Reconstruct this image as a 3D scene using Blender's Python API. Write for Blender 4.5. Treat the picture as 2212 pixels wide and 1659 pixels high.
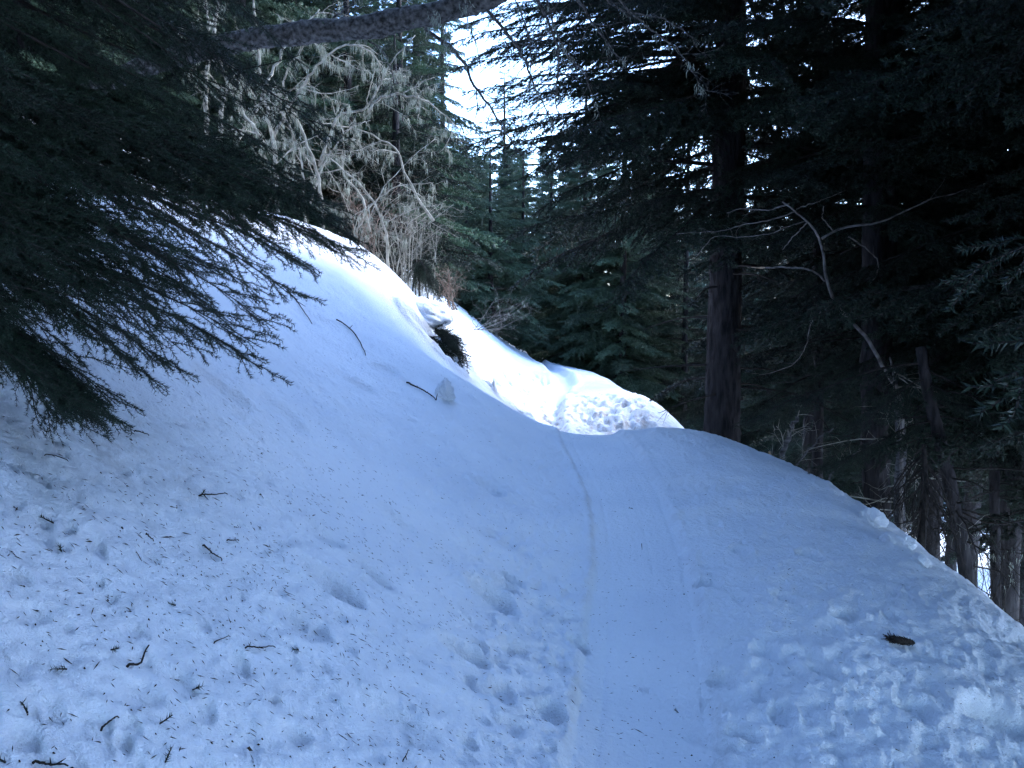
import bpy, math, random
import numpy as np
from mathutils import Vector, Matrix
R = math.radians
C = bpy.context.scene.collection
for o in list(bpy.data.objects): bpy.data.objects.remove(o)

# ------------------------------------------------------------------ camera, sky, sun, exposure
SC = bpy.context.scene
PITCH = R(5.0); F = 796.0; CAM = np.array([0.0, 0.0, 1.6])
cd = bpy.data.cameras.new('camera'); cam = bpy.data.objects.new('camera', cd); C.objects.link(cam)
cam.location = CAM; cam.rotation_euler = (R(90) - PITCH, 0, 0)
cd.sensor_width = 36; cd.lens = 36 * F / 1024; cd.clip_end = 2000; cd.clip_start = 0.05
SC.camera = cam
SUN_EL, SUN_AZ = R(37), R(54)          # azimuth measured from +Y towards +X : hazy sun ahead on the right, shut out by the added canopy except over the far bank
w = bpy.data.worlds.new("World"); SC.world = w; w.use_nodes = True
nt = w.node_tree; nt.nodes.clear()
sky = nt.nodes.new('ShaderNodeTexSky'); sky.sky_type = 'NISHITA'; sky.sun_disc = False
sky.sun_elevation = SUN_EL; sky.sun_rotation = SUN_AZ % (2 * math.pi); sky.dust_density = 1.0; sky.ozone_density = 7; sky.air_density = 1.0
bg = nt.nodes.new('ShaderNodeBackground'); bg.inputs['Strength'].default_value = 0.15
out = nt.nodes.new('ShaderNodeOutputWorld')
nt.links.new(sky.outputs[0], bg.inputs[0]); nt.links.new(bg.outputs[0], out.inputs[0])
ld = bpy.data.lights.new('sun', 'SUN'); ld.energy = 0.5; ld.angle = R(14); ld.color = (1, .985, .96)
so = bpy.data.objects.new('sun', ld); C.objects.link(so)
sd = Vector((math.sin(SUN_AZ) * math.cos(SUN_EL), math.cos(SUN_AZ) * math.cos(SUN_EL), math.sin(SUN_EL)))
so.rotation_euler = sd.to_track_quat('Z', 'Y').to_euler()
vs = SC.view_settings
vs.view_transform = 'Standard'; vs.look = 'None'; vs.exposure = 3.4; vs.gamma = 1; vs.use_curve_mapping = False

# ------------------------------------------------------------------ picture -> place
K = 1024 / 2212
def ray(u, v):
    a = (u * K - 512) / F; b = (384 - v * K) / F
    return np.array([a, math.cos(PITCH) + b * math.sin(PITCH), -math.sin(PITCH) + b * math.cos(PITCH)])
def at(u, v, Y):
    d = ray(u, v); return CAM + d * (Y / d[1])

# ------------------------------------------------------------------ noise
def _hash(ix, iy, seed):
    h = (ix.astype(np.int64) * 374761393 + iy.astype(np.int64) * 668265263 + seed * 1442695041) & 0xffffffff
    h = ((h ^ (h >> 13)) * 1274126177) & 0xffffffff
    return ((h ^ (h >> 16)) & 0xffff) / 65535.0
def vnoise(x, y, seed=0):
    ix = np.floor(x); iy = np.floor(y); fx = x - ix; fy = y - iy
    fx = fx ** 3 * (fx * (fx * 6 - 15) + 10); fy = fy ** 3 * (fy * (fy * 6 - 15) + 10)
    a = _hash(ix, iy, seed); b = _hash(ix + 1, iy, seed); c = _hash(ix, iy + 1, seed); d = _hash(ix + 1, iy + 1, seed)
    return (a + (b - a) * fx) * (1 - fy) + (c + (d - c) * fx) * fy - 0.5
def fbm(x, y, seed=0, o=4):
    s = 0; a = 1
    for i in range(o):
        s = s + a * vnoise(x * 2 ** i + 13.7 * i, y * 2 ** i - 7.1 * i, seed + i); a *= 0.5
    return s
def sst(a, b, x):
    t = np.clip((x - a) / (b - a), 0, 1); return t * t * (3 - 2 * t)

# ------------------------------------------------------------------ the lie of the land
def H0(x, y):
    x = np.asarray(x, float); y = np.asarray(y, float)
    yc = np.clip(y, -20, 200)
    xc = 0.55 + 0.03 * np.clip(yc - 14, 0, 30)
    zc = -0.55 * sst(9, 30, yc) - 2.0 * sst(36, 70, yc)
    q = (xc - 0.25 - x) / 0.95
    L = 0.95 * np.log1p(np.exp(np.clip(q, -30, 30))); L = np.where(q > 30, xc - 0.25 - x, L)
    hill = 0.70 * L - 0.33
    hill = np.where(hill > 15, 15 + (1 - np.exp(-(hill - 15) / 8)) * 8, hill)
    rr = np.clip(x - xc, 0, None)
    e = x - (3.3 + 0.02 * np.clip(yc - 10, 0, 30))
    drop = 0.05 * rr ** 2 * (rr < 50) / (1 + 0.02 * rr ** 2)
    steep = 0.9 * 0.35 * np.log1p(np.exp(np.clip(e / 0.35, -30, 30))); steep = np.where(e / 0.35 > 30, 0.9 * e, steep)
    steep = 4.2 * (1 - np.exp(-steep / 4.2)) + 0.06 * np.clip(e, 0, 60)
    return zc + hill - drop - steep
CP = []   # control points x, y, z
def cp(u, v, Y): CP.append(at(u, v, Y))
for a in [(390,380,14),(520,448,15.5),(640,490,16.5),(720,512,16.5),(780,545,16),(860,597,15.5),(910,636,15),(955,668,14.6),
          (930,725,14.0),(965,775,13.6),(1000,805,13.2),(1045,853,12.4),(1100,885,11.8),(1160,915,11),(1225,938,10.4),(1330,929,10.4),(1410,923,10.6),(1490,932,10.6),
          (1600,963,9.6),(1680,995,9.0),(1755,1030,8.4),(1830,1072,7.9),(1900,1120,7.3),(1965,1190,6.6),(2060,1240,6.1),(2130,1290,5.8),(2212,1370,5.4),
          # near face
          (1200,1050,7.5),(1400,1050,7.6),(1250,1300,4.9),(1500,1300,4.9),(1400,1600,3.35),(1650,1150,6.5),(1800,1300,4.95),(2000,1500,4.0),
          # second bank with the dirty face and far trail
          (1290,905,18),(1270,860,20),(1400,872,21),(1340,838,23),(1300,815,29),(1282,803,34),(1225,790,38),(1155,770,40),(1180,778,39),
          (640,535,12.2),(560,500,12.6),(720,560,12.2),(470,450,12.6),(580,472,15),(690,505,15),(750,530,15),(640,500,18.5),(540,470,18.5),(740,535,18),(300,325,14),(230,282,15),(120,215,15),(380,470,9.5),(560,640,8.5),(760,760,8.8),(700,650,10),(850,700,11.2),
          (200,330,50),(350,420,50),(500,520,50),(300,425,24),(450,478,25),(600,545,25),(690,580,23.5),(770,610,21),(200,300,30),(300,400,36),(500,500,36),(650,570,34),(800,600,34),(60,200,24),(60,150,34),
          (1190,905,17),(1170,880,18.5),(1200,860,20.5),(1222,828,25),(1195,795,33),(1090,855,18),(1100,810,24),(1060,815,18.5),(1120,790,27),
          (855,558,22),(905,598,23),(950,642,24),(1000,690,26),(1050,722,29),(1110,752,34),(1040,790,17.5),(1010,745,19.5),(1480,925,20)]: cp(*a)
for p in [(1.0,12.6,-0.45),(2.2,13.0,-0.75),(0.2,14.2,-0.25),(-1.2,16.6,0.55),(-3.0,18.6,1.9),(4.0,12.6,-1.3),(-1.5,17.6,.7),(3.2,15,-1.3),(1.3,14.6,-.75),
          (0,0,0),(0.5,1.5,0),(0,-2,0),(5.5,26,-3.0),(6.0,20,-3.5),(5.5,34,-3.2),(2,50,-3)]: CP.append(np.array(p, float))
CP = np.array(CP)
def warp(x, y):
    yy = np.maximum(y, -3) + 4.5
    return x / yy, np.log(yy)
wx, wy = warp(CP[:,0], CP[:,1])
SG = 0.085
def kern(ax, ay, bx, by):
    d2 = (ax[:,None] - bx[None]) ** 2 + ((ay[:,None] - by[None]) * 0.55) ** 2
    return 0.5 * np.exp(-d2 / (2 * SG * SG)) + 0.5 * np.exp(-d2 / (2 * (2.6 * SG) ** 2))
Wt = np.linalg.solve(kern(wx, wy, wx, wy) + 0.004 * np.eye(len(CP)), CP[:,2] - H0(CP[:,0], CP[:,1]))
def Hs(x, y):
    x = np.atleast_1d(np.asarray(x, float)); y = np.atleast_1d(np.asarray(y, float))
    sh = x.shape; x = x.ravel(); y = y.ravel()
    z = H0(x, y); ax, ay = warp(x, y)
    for i in range(0, len(x), 60000):
        s = slice(i, i + 60000)
        m = (np.abs(ax[s]) < 1.6) & (ay[s] < 4.6)
        if m.any():
            q = np.zeros(m.shape); q[m] = kern(ax[s][m], ay[s][m], wx, wy) @ Wt
            z[s] += q
    return z.reshape(sh)
def ground(x, y): return float(Hs(x, y)[0])
def hit(u, v, y0=1.0, y1=60):
    d = ray(u, v); ys = np.geomspace(y0, y1, 900)
    P = CAM[None] + d[None] * (ys / d[1])[:,None]
    b = P[:,2] - Hs(P[:,0], P[:,1])
    k = np.argmax(b < 0)
    if b[k] >= 0: return P[-1]
    t = b[k-1] / (b[k-1] - b[k]) if k else 0
    return P[k-1] * (1 - t) + P[k] * t if k else P[0]

# trail edges (near), seen in the photograph and laid on the ground
def edge(pts, y0=1.0, y1=60):
    q = np.array([hit(u, v, y0, y1) for u, v in pts]); q = q[np.argsort(q[:,1])]; return q[:,1], q[:,0]
LE = edge([(1215,955),(1245,1010),(1270,1070),(1282,1140),(1283,1220),(1270,1310),(1255,1450),(1238,1560),(1215,1655)])
RE = edge([(1375,962),(1405,1010),(1432,1060),(1462,1130),(1490,1200),(1508,1270),(1520,1350),(1535,1420),(1548,1500),(1565,1655)])
FT = edge([(1184,898),(1183,875),(1190,855),(1207,840),(1222,826),(1214,808),(1195,793),(1160,778)], 14, 60)
PITS = []
prng = random.Random(5)
for u, v, r, d in [(1055,1053,.17,.07),(1060,1290,.15,.10),(1085,1262,.11,.06),(1000,1410,.12,.09),(710,1260,.14,.08),(800,1240,.12,.05),(1085,1490,.09,.05),(1190,1540,.10,.06),
                 (850,1120,.12,.04),(700,1160,.1,.035),(1105,1250,.10,.05),(1395,1480,.035,.03),(1250,1390,.09,.06),(850,1560,.16,.04),(1110,1400,.1,.05),(640,1340,.12,.04),
                 (1600,1190,.1,.05),(1750,1200,.13,.05),(1530,1260,.1,.05),(1560,1470,.08,.05),(1600,1590,.09,.05),(1690,1540,.10,.05),(1830,1330,.12,.05),(1930,1330,.1,.05),
                 (2180,1560,.22,.10),(1980,1530,.14,.05),(1700,1290,.12,.04),(1650,1400,.10,.04),(1780,1450,.1,.04),(480,840,.2,.05),(600,890,.2,.05),(770,830,.2,.05),(830,800,.2,.04)]:
    p = hit(u, v); PITS.append((p[0], p[1], r, d * 1.0, prng.uniform(0, 3.14), prng.uniform(.55, .9)))
h_ = hit(938, 742); PITS.append((h_[0], h_[1], .42, .55, .4, .6))
for i in range(620):
    if i < 260: u, v = prng.uniform(1000, 1240), prng.uniform(960, 1655)
    elif i < 460: u, v = prng.uniform(1480, 2150), prng.uniform(1000, 1655)
    else: u, v = prng.uniform(0, 1100), prng.uniform(900, 1655)
    p = hit(u, v)
    if p[1] > 12: continue
    PITS.append((p[0], p[1], prng.uniform(.02, .065) * (1.4 if i < 460 else 1), prng.uniform(.005, .022), prng.uniform(0, 3.14), prng.uniform(.45, .9)))
for i in range(260):     # pitted middle bank and dirty face beyond the crest
    u, v = (prng.uniform(1040, 1190), prng.uniform(800, 905)) if i < 130 else (prng.uniform(1190, 1400), prng.uniform(850, 935))
    p = hit(u, v, 14)
    PITS.append((p[0], p[1], prng.uniform(.09, .24), prng.uniform(.05, .13), prng.uniform(0, 3.14), prng.uniform(.5, .9)))

def detail(x, y):
    z = np.zeros_like(x); r = np.hypot(x, y)
    # wind and melt waves running down the slope, softer on the trail
    l = np.interp(y, *LE); rt = np.interp(y, *RE); inn = sst(0, .05, x - l) * sst(0, .05, rt - x) * (y < 11.5)
    c, s = math.cos(.5), math.sin(.5)
    a1 = fbm((x * c + y * s) * 1.6, (-x * s + y * c) * 3.2, 3, 4)
    a2 = fbm((x * c + y * s) * 6.5, (-x * s + y * c) * 11, 9, 3)
    a3 = fbm(x * 24, y * 24, 21, 3)
    rough = 0.42 + 0.6 * sst(-.3, .35, fbm(x * .8, y * .8, 40, 2))
    amp = (1 - 0.86 * inn)
    z += amp * rough * (0.030 * a1 + 0.030 * a2 * sst(30, 12, r) + 0.012 * a3 * sst(13, 6, r))
    z += amp * .018 * np.abs(fbm(x * 13 + a2, y * 17, 33, 3)) * sst(16, 8, r)
    z += 0.12 * fbm(x * .35, y * .35, 77, 3) * sst(6, 20, r)
    # billowed lumps between cups, typical of old snow
    cup = np.abs(vnoise(x * 11 + 2 * a1, y * 14, 55)) + .6 * np.abs(vnoise(x * 25 + 3 * a2, y * 29, 56))
    z += amp * 0.021 * (cup - .3) * sst(22, 10, r) * (.3 + .7 * rough)
    for px, py, pr, pd, ang, asp in PITS:
        m = (np.abs(x - px) < pr * 2.2) & (np.abs(y - py) < pr * 2.2)
        if not m.any(): continue
        dx = x[m] - px; dy = y[m] - py; ca, sa = math.cos(ang), math.sin(ang)
        q = np.hypot((dx * ca + dy * sa), (-dx * sa + dy * ca) / asp) / pr
        q = q + .25 * vnoise(dx * 9 / pr * .2 + px, dy * 9 / pr * .2, 5)
        z[m] -= pd * (1 - sst(.45, 1.15, q)) - pd * .22 * np.exp(-((q - 1.25) / .22) ** 2)
    e = x - 3.3; z += .06 * fbm(x * 1.9, y * 2.6, 71, 4) * np.exp(-(e / .55) ** 2) * ((y > 1) & (y < 11))
    # the trail: pressed flat, a cut left edge, ridges and ski grooves
    n = y < 11.5
    wv = .012 * vnoise(y * 2.2, y * 0 + 3, 8) + .006 * vnoise(y * 9, y * 0, 18)
    z -= np.where(n, 0.030 * sst(-.02, .02, x - l + wv) * sst(-.04, .05, rt - x + wv), 0)
    z += np.where(n, 0.014 * np.exp(-((x - l + wv + .035) / .03) ** 2) * (.6 + vnoise(y * 5, y * 0, 61)), 0)
    z += np.where(n, 0.014 * np.exp(-((x - rt + wv - .03) / .035) ** 2) * (.6 + vnoise(y * 4, y * 0, 62)), 0)
    t = (x - l) / np.maximum(rt - l, .05)
    for tc, wd, dp in [(.17, .012, .013), (.30, .016, .005), (.47, .012, .007), (.60, .010, .008), (.78, .014, .006), (.91, .012, .010)]:
        g = dp * np.exp(-(((t - tc - .02 * vnoise(y * .8, y * 0 + tc * 9, 4)) * (rt - l)) / (wd * 1.3)) ** 2) * (.55 + .9 * np.abs(vnoise(y * 1.3, y * 0 + tc * 31, 14)))
        z -= np.where(n, g * .8, 0)
    # far trail groove
    f = np.interp(y, *FT); m = (y > 15) & (y < 42)
    z -= np.where(m, .22 * np.exp(-((x - f) / .32) ** 4) - .05 * np.exp(-((np.abs(x - f) - .42) / .12) ** 2), 0)
    return z

# ------------------------------------------------------------------ mesh and material helpers
def mesh_np(name, verts, faces, mats=(), midx=None, smooth=False):
    verts = np.asarray(verts, np.float32); faces = np.asarray(faces, np.int32)
    me = bpy.data.meshes.new(name); n, k = faces.shape
    me.vertices.add(len(verts)); me.vertices.foreach_set('co', verts.ravel())
    me.loops.add(n * k); me.loops.foreach_set('vertex_index', faces.ravel())
    me.polygons.add(n); me.polygons.foreach_set('loop_start', np.arange(0, n * k, k, dtype=np.int32))
    for m in mats: me.materials.append(m)
    if midx is not None: me.polygons.foreach_set('material_index', np.asarray(midx, np.int32))
    me.polygons.foreach_set('use_smooth', np.full(n, smooth, bool))
    me.update(calc_edges=True); return me
def obj(name, me, parent=None, loc=None):
    o = bpy.data.objects.new(name, me); C.objects.link(o)
    if parent is not None: o.parent = parent
    if loc is not None: o.location = loc
    return o
def tag(o, label, cat=None, group=None, kind=None):
    if label: o['label'] = label
    if cat: o['category'] = cat
    if group: o['group'] = group
    if kind: o['kind'] = kind
    return o
def thing(name, loc, label, cat, group=None):
    o = bpy.data.objects.new(name, None); C.objects.link(o); o.location = loc; o.empty_display_size = .2
    return tag(o, label, cat, group)

def mat(name, c1, c2, scale=4.0, stretch=(1, 1, 1), rough=.8, bump=0, bscale=30, spec=.25, rnd=0, detail_=6, trans=0):
    m = bpy.data.materials.new(name); m.use_nodes = True; t = m.node_tree; N = t.nodes; b = N['Principled BSDF']
    b.inputs['Roughness'].default_value = rough; b.inputs['Specular IOR Level'].default_value = spec
    tc = N.new('ShaderNodeTexCoord'); mp = N.new('ShaderNodeMapping'); mp.inputs['Scale'].default_value = stretch
    t.links.new(tc.outputs['Object'], mp.inputs[0])
    n = N.new('ShaderNodeTexNoise'); n.inputs['Scale'].default_value = scale; n.inputs['Detail'].default_value = detail_
    t.links.new(mp.outputs[0], n.inputs['Vector'])
    r = N.new('ShaderNodeValToRGB'); r.color_ramp.elements[0].position = .35; r.color_ramp.elements[1].position = .65
    r.color_ramp.elements[0].color = (*c1, 1); r.color_ramp.elements[1].color = (*c2, 1)
    t.links.new(n.outputs[0], r.inputs[0]); col = r.outputs[0]
    if rnd:
        oi = N.new('ShaderNodeObjectInfo'); hs = N.new('ShaderNodeHueSaturation')
        ma = N.new('ShaderNodeMapRange'); ma.inputs[3].default_value = 1 - rnd; ma.inputs[4].default_value = 1 + rnd
        t.links.new(oi.outputs['Random'], ma.inputs[0]); t.links.new(ma.outputs[0], hs.inputs['Value'])
        t.links.new(col, hs.inputs['Color']); col = hs.outputs[0]
    t.links.new(col, b.inputs['Base Color'])
    if bump:
        n2 = N.new('ShaderNodeTexNoise'); n2.inputs['Scale'].default_value = bscale; n2.inputs['Detail'].default_value = 5
        t.links.new(mp.outputs[0], n2.inputs['Vector']); bp = N.new('ShaderNodeBump'); bp.inputs['Distance'].default_value = bump
        t.links.new(n2.outputs[0], bp.inputs['Height']); t.links.new(bp.outputs[0], b.inputs['Normal'])
    return m
M_need_dark = mat('needles_dark', (.010,.021,.013), (.022,.040,.022), 2.5, rnd=.3, rough=.55)
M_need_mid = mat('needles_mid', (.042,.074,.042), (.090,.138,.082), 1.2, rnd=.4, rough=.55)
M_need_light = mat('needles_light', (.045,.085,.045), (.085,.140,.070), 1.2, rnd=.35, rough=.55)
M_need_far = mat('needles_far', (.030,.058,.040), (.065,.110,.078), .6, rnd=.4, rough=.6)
M_wood_dark = mat('twig_bark', (.016,.013,.011), (.040,.033,.028), 20, rough=.9)
M_bark = mat('spruce_bark', (.014,.012,.013), (.050,.044,.043), 5, (3, 3, .6), bump=.03, bscale=14, rough=.95, detail_=8)
M_bark_grey = mat('grey_bark', (.030,.028,.024), (.17,.155,.14), 26, (1, 1, 1), bump=.02, bscale=45, rough=.9, detail_=9)
M_pale = mat('pale_twig', (.155,.142,.115), (.42,.395,.325), 6, bump=.004, bscale=60, rough=.9, detail_=7)
M_dim = mat('weathered_twig', (.08,.07,.062), (.27,.24,.215), 9, bump=.004, bscale=60, rough=.9, detail_=7)
M_brown = mat('brown_twig', (.14,.095,.07), (.30,.22,.17), 8, rough=.9)
M_birch = mat('birch_bark', (.04,.038,.038), (.17,.165,.165), 7, (1, 1, 5), bump=.006, bscale=25, rough=.8)
M_break = mat('broken_wood', (.40,.26,.16), (.62,.44,.28), 14, (1, 1, .3), rough=.85)
M_lichen = mat('beard_lichen', (.18,.20,.15), (.44,.45,.36), 5, rough=.95)
M_stick = mat('fallen_stick_bark', (.012,.010,.009), (.038,.030,.024), 18, rough=.85)
M_litter = mat('needle_litter', (.008,.008,.007), (.070,.046,.028), 45, rough=.8)

def snow_mat():
    m = bpy.data.materials.new('snow'); m.use_nodes = True; t = m.node_tree; N = t.nodes; b = N['Principled BSDF']; L = t.links.new
    b.inputs['Roughness'].default_value = .62; b.inputs['Specular IOR Level'].default_value = .25
    b.inputs['Subsurface Weight'].default_value = 0.0
    tc = N.new('ShaderNodeTexCoord')
    def noise(sc, det, vec=None, rg=.5):
        n = N.new('ShaderNodeTexNoise'); n.inputs['Scale'].default_value = sc; n.inputs['Detail'].default_value = det; n.inputs['Roughness'].default_value = rg
        L(vec or tc.outputs['Object'], n.inputs['Vector']); return n.outputs[0]
    def ramp(i, p0, c0, p1, c1):
        r = N.new('ShaderNodeValToRGB'); e = r.color_ramp.elements; e[0].position = p0; e[0].color = (*c0, 1); e[1].position = p1; e[1].color = (*c1, 1); L(i, r.inputs[0]); return r.outputs[0]
    def mix(f, a, b_):
        x = N.new('ShaderNodeMix'); x.data_type = 'RGBA'
        if isinstance(f, float): x.inputs[0].default_value = f
        else: L(f, x.inputs[0])
        for v, s in ((a, x.inputs[6]), (b_, x.inputs[7])):
            if isinstance(v, tuple): s.default_value = (*v, 1)
            else: L(v, s)
        return x.outputs[2]
    def math_(op, a, b_):
        x = N.new('ShaderNodeMath'); x.operation = op
        for v, s in ((a, x.inputs[0]), (b_, x.inputs[1])):
            if isinstance(v, float): s.default_value = v
            else: L(v, s)
        return x.outputs[0]
    base = ramp(noise(1.3, 6), .3, (.74, .785, .84), .7, (.84, .87, .90))
    # tea-coloured stains and needle dust
    at_ = N.new('ShaderNodeAttribute'); at_.attribute_name = 'dirt'
    dirtn = ramp(noise(5, 8, rg=.75), .47, (0, 0, 0), .60, (1, 1, 1))
    f = math_('MULTIPLY', dirtn, at_.outputs['Fac'])
    c = mix(math_('MULTIPLY', at_.outputs['Fac'], .22), base, (.60, .57, .54))
    c = mix(math_('MULTIPLY', f, .75), c, (.25, .22, .20))
    L(c, b.inputs['Base Color'])
    bp = N.new('ShaderNodeBump'); bp.inputs['Distance'].default_value = .03; bp.inputs['Strength'].default_value = 1.0
    h = math_('ADD', noise(28, 7, rg=.6), math_('MULTIPLY', noise(160, 3), .25)); L(h, bp.inputs['Height']); L(bp.outputs[0], b.inputs['Normal'])
    return m
M_snow = snow_mat()

# ------------------------------------------------------------------ the snow slope, one sheet out to the horizon
def build_snow():
    ang = np.concatenate([np.linspace(-180, -43, 70)[:-1], np.linspace(-43, 43, 860), np.linspace(43, 180, 70)[1:-1]]) * math.pi / 180
    r = np.concatenate([np.geomspace(.12, 1.4, 30)[:-1], np.geomspace(1.4, 24, 450)[:-1], np.geomspace(24, 60, 90)[:-1], np.geomspace(60, 700, 40)])
    A, Rr = np.meshgrid(ang, r); x = np.sin(A) * Rr; y = np.cos(A) * Rr
    xf, yf = x.ravel(), y.ravel()
    z = Hs(xf, yf); z += detail(xf, yf)
    V = np.stack([xf, yf, z], 1); na = len(ang); nr = len(r)
    i, j = np.meshgrid(np.arange(nr - 1), np.arange(na), indexing='ij'); j2 = (j + 1) % na
    Fq = np.stack([i * na + j, (i + 1) * na + j, (i + 1) * na + j2, i * na + j2], -1).reshape(-1, 4)[:, ::-1]
    me = mesh_np('snow_slope', V, Fq, [M_snow], smooth=True)
    # dirt where needles and bark gather: the face of the second bank, the hollow under the near spruce, trail edges, the right-hand rim
    dirt = np.zeros(len(V))
    p1 = hit(1290, 905, 14)
    dirt += 1.6 * np.exp(-(((xf - p1[0]) / 1.7) ** 2 + ((yf - p1[1]) / 1.9) ** 2))
    p2 = hit(200, 930); dirt += .55 * np.exp(-(((xf - p2[0]) / .35) ** 2 + ((yf - p2[1]) / .45) ** 2))
    l = np.interp(yf, *LE); rt = np.interp(yf, *RE)
    dirt += np.where((yf < 10) & (yf > 0), .28 * np.exp(-((xf - l + .02) / .025) ** 2) + .2 * np.exp(-((xf - rt) / .04) ** 2), 0)
    dirt += .06 * sst(0, -2.5, xf) * (yf < 8) + .08 * sst(2.4, 3.4, xf) * (yf < 9) * (yf > 2)
    at_ = me.attributes.new('dirt', 'FLOAT', 'POINT'); at_.data.foreach_set('value', np.clip(dirt, 0, 1).astype(np.float32))
    return tag(obj('snow_ground', me), None, kind='structure')
build_snow()

# ------------------------------------------------------------------ tubes
class TB:
    def __init__(s): s.v = []; s.f = []; s.m = []; s.n = 0
    def add(s, v, f, mi=0):
        v = np.asarray(v); f = np.asarray(f); s.v.append(v); s.f.append(f + s.n); s.m.append(np.full(len(f), mi)); s.n += len(v)
    def tube(s, P, r, k=5, mi=0, jitter=0, rg=None):
        P = np.asarray(P, float); n = len(P); r = np.broadcast_to(np.asarray(r, float), (n,))
        T = np.gradient(P, axis=0); T /= np.linalg.norm(T, axis=1)[:,None] + 1e-9
        ref = np.array([0, 0, 1.0]) if abs(T[0][2]) < .8 else np.array([1.0, 0, 0])
        Nn = np.cross(T, ref); Nn /= np.linalg.norm(Nn, axis=1)[:,None] + 1e-9; B = np.cross(T, Nn)
        a = np.arange(k) * 2 * math.pi / k
        rr = r[:,None] * (1 + (jitter * rg.standard_normal((n, k)) if jitter else 0))
        V = P[:,None] + rr[...,None] * (np.cos(a)[None,:,None] * Nn[:,None] + np.sin(a)[None,:,None] * B[:,None])
        i, j = np.meshgrid(np.arange(n - 1), np.arange(k), indexing='ij'); j2 = (j + 1) % k
        q = np.stack([i * k + j, i * k + j2, (i + 1) * k + j2, (i + 1) * k + j], -1).reshape(-1, 4)
        tri = np.concatenate([q[:, [0, 1, 2]], q[:, [0, 2, 3]]])
        caps = [[(n - 1) * k + b, (n - 1) * k + b + 1, (n - 1) * k] for b in range(1, k - 1)] + [[0, b + 1, b] for b in range(1, k - 1)]
        s.add(V.reshape(-1, 3), np.concatenate([tri, np.array(caps)]), mi)
    def build(s, name, mats, smooth=False, off=None):
        V = np.concatenate(s.v)
        if off is not None: V = V - np.asarray(off)
        return mesh_np(name, V, np.concatenate(s.f), mats, np.concatenate(s.m), smooth)
def resample(P, n):
    P = np.asarray(P, float)
    if len(P) < 3: t = np.linspace(0, 1, n)[:,None]; return P[0] * (1 - t) + P[-1] * t
    d = np.concatenate([[0], np.cumsum(np.linalg.norm(np.diff(P, axis=0), axis=1))]); t = np.linspace(0, d[-1], n)
    # Catmull-like smoothing by two-step interpolation
    Q = np.stack([np.interp(t, d, P[:,i]) for i in range(3)], 1)
    for _ in range(2): Q[1:-1] = .25 * Q[:-2] + .5 * Q[1:-1] + .25 * Q[2:]
    return Q
def unit(v): v = np.asarray(v, float); return v / (np.linalg.norm(v) + 1e-9)

# ------------------------------------------------------------------ spruce boughs: wood, twigs, needles
def needles(tb, S, E, per_m, ln, wd, rg, mi=1):
    L = np.linalg.norm(E - S, axis=1); n = np.maximum(1, (L * per_m + rg.random(len(L))).astype(int))
    idx = np.repeat(np.arange(len(S)), n); t = rg.random(len(idx))[:,None]
    P = S[idx] * (1 - t) + E[idx] * t; T = (E - S)[idx]; T /= np.linalg.norm(T, axis=1)[:,None] + 1e-9
    q = rg.standard_normal(P.shape); q[:,2] += .25; q -= (q * T).sum(1)[:,None] * T; q /= np.linalg.norm(q, axis=1)[:,None] + 1e-9
    D = T * (.55 + .3 * rg.random((len(P), 1))) + q; D /= np.linalg.norm(D, axis=1)[:,None]
    W = np.cross(D, rg.standard_normal(P.shape)); W /= np.linalg.norm(W, axis=1)[:,None] + 1e-9
    l = ln * (.7 + .5 * rg.random((len(P), 1)))
    V = np.stack([P - W * wd, P + W * wd, P + D * l], 1).reshape(-1, 3)
    tb.add(V, np.arange(len(V)).reshape(-1, 3), mi)
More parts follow.
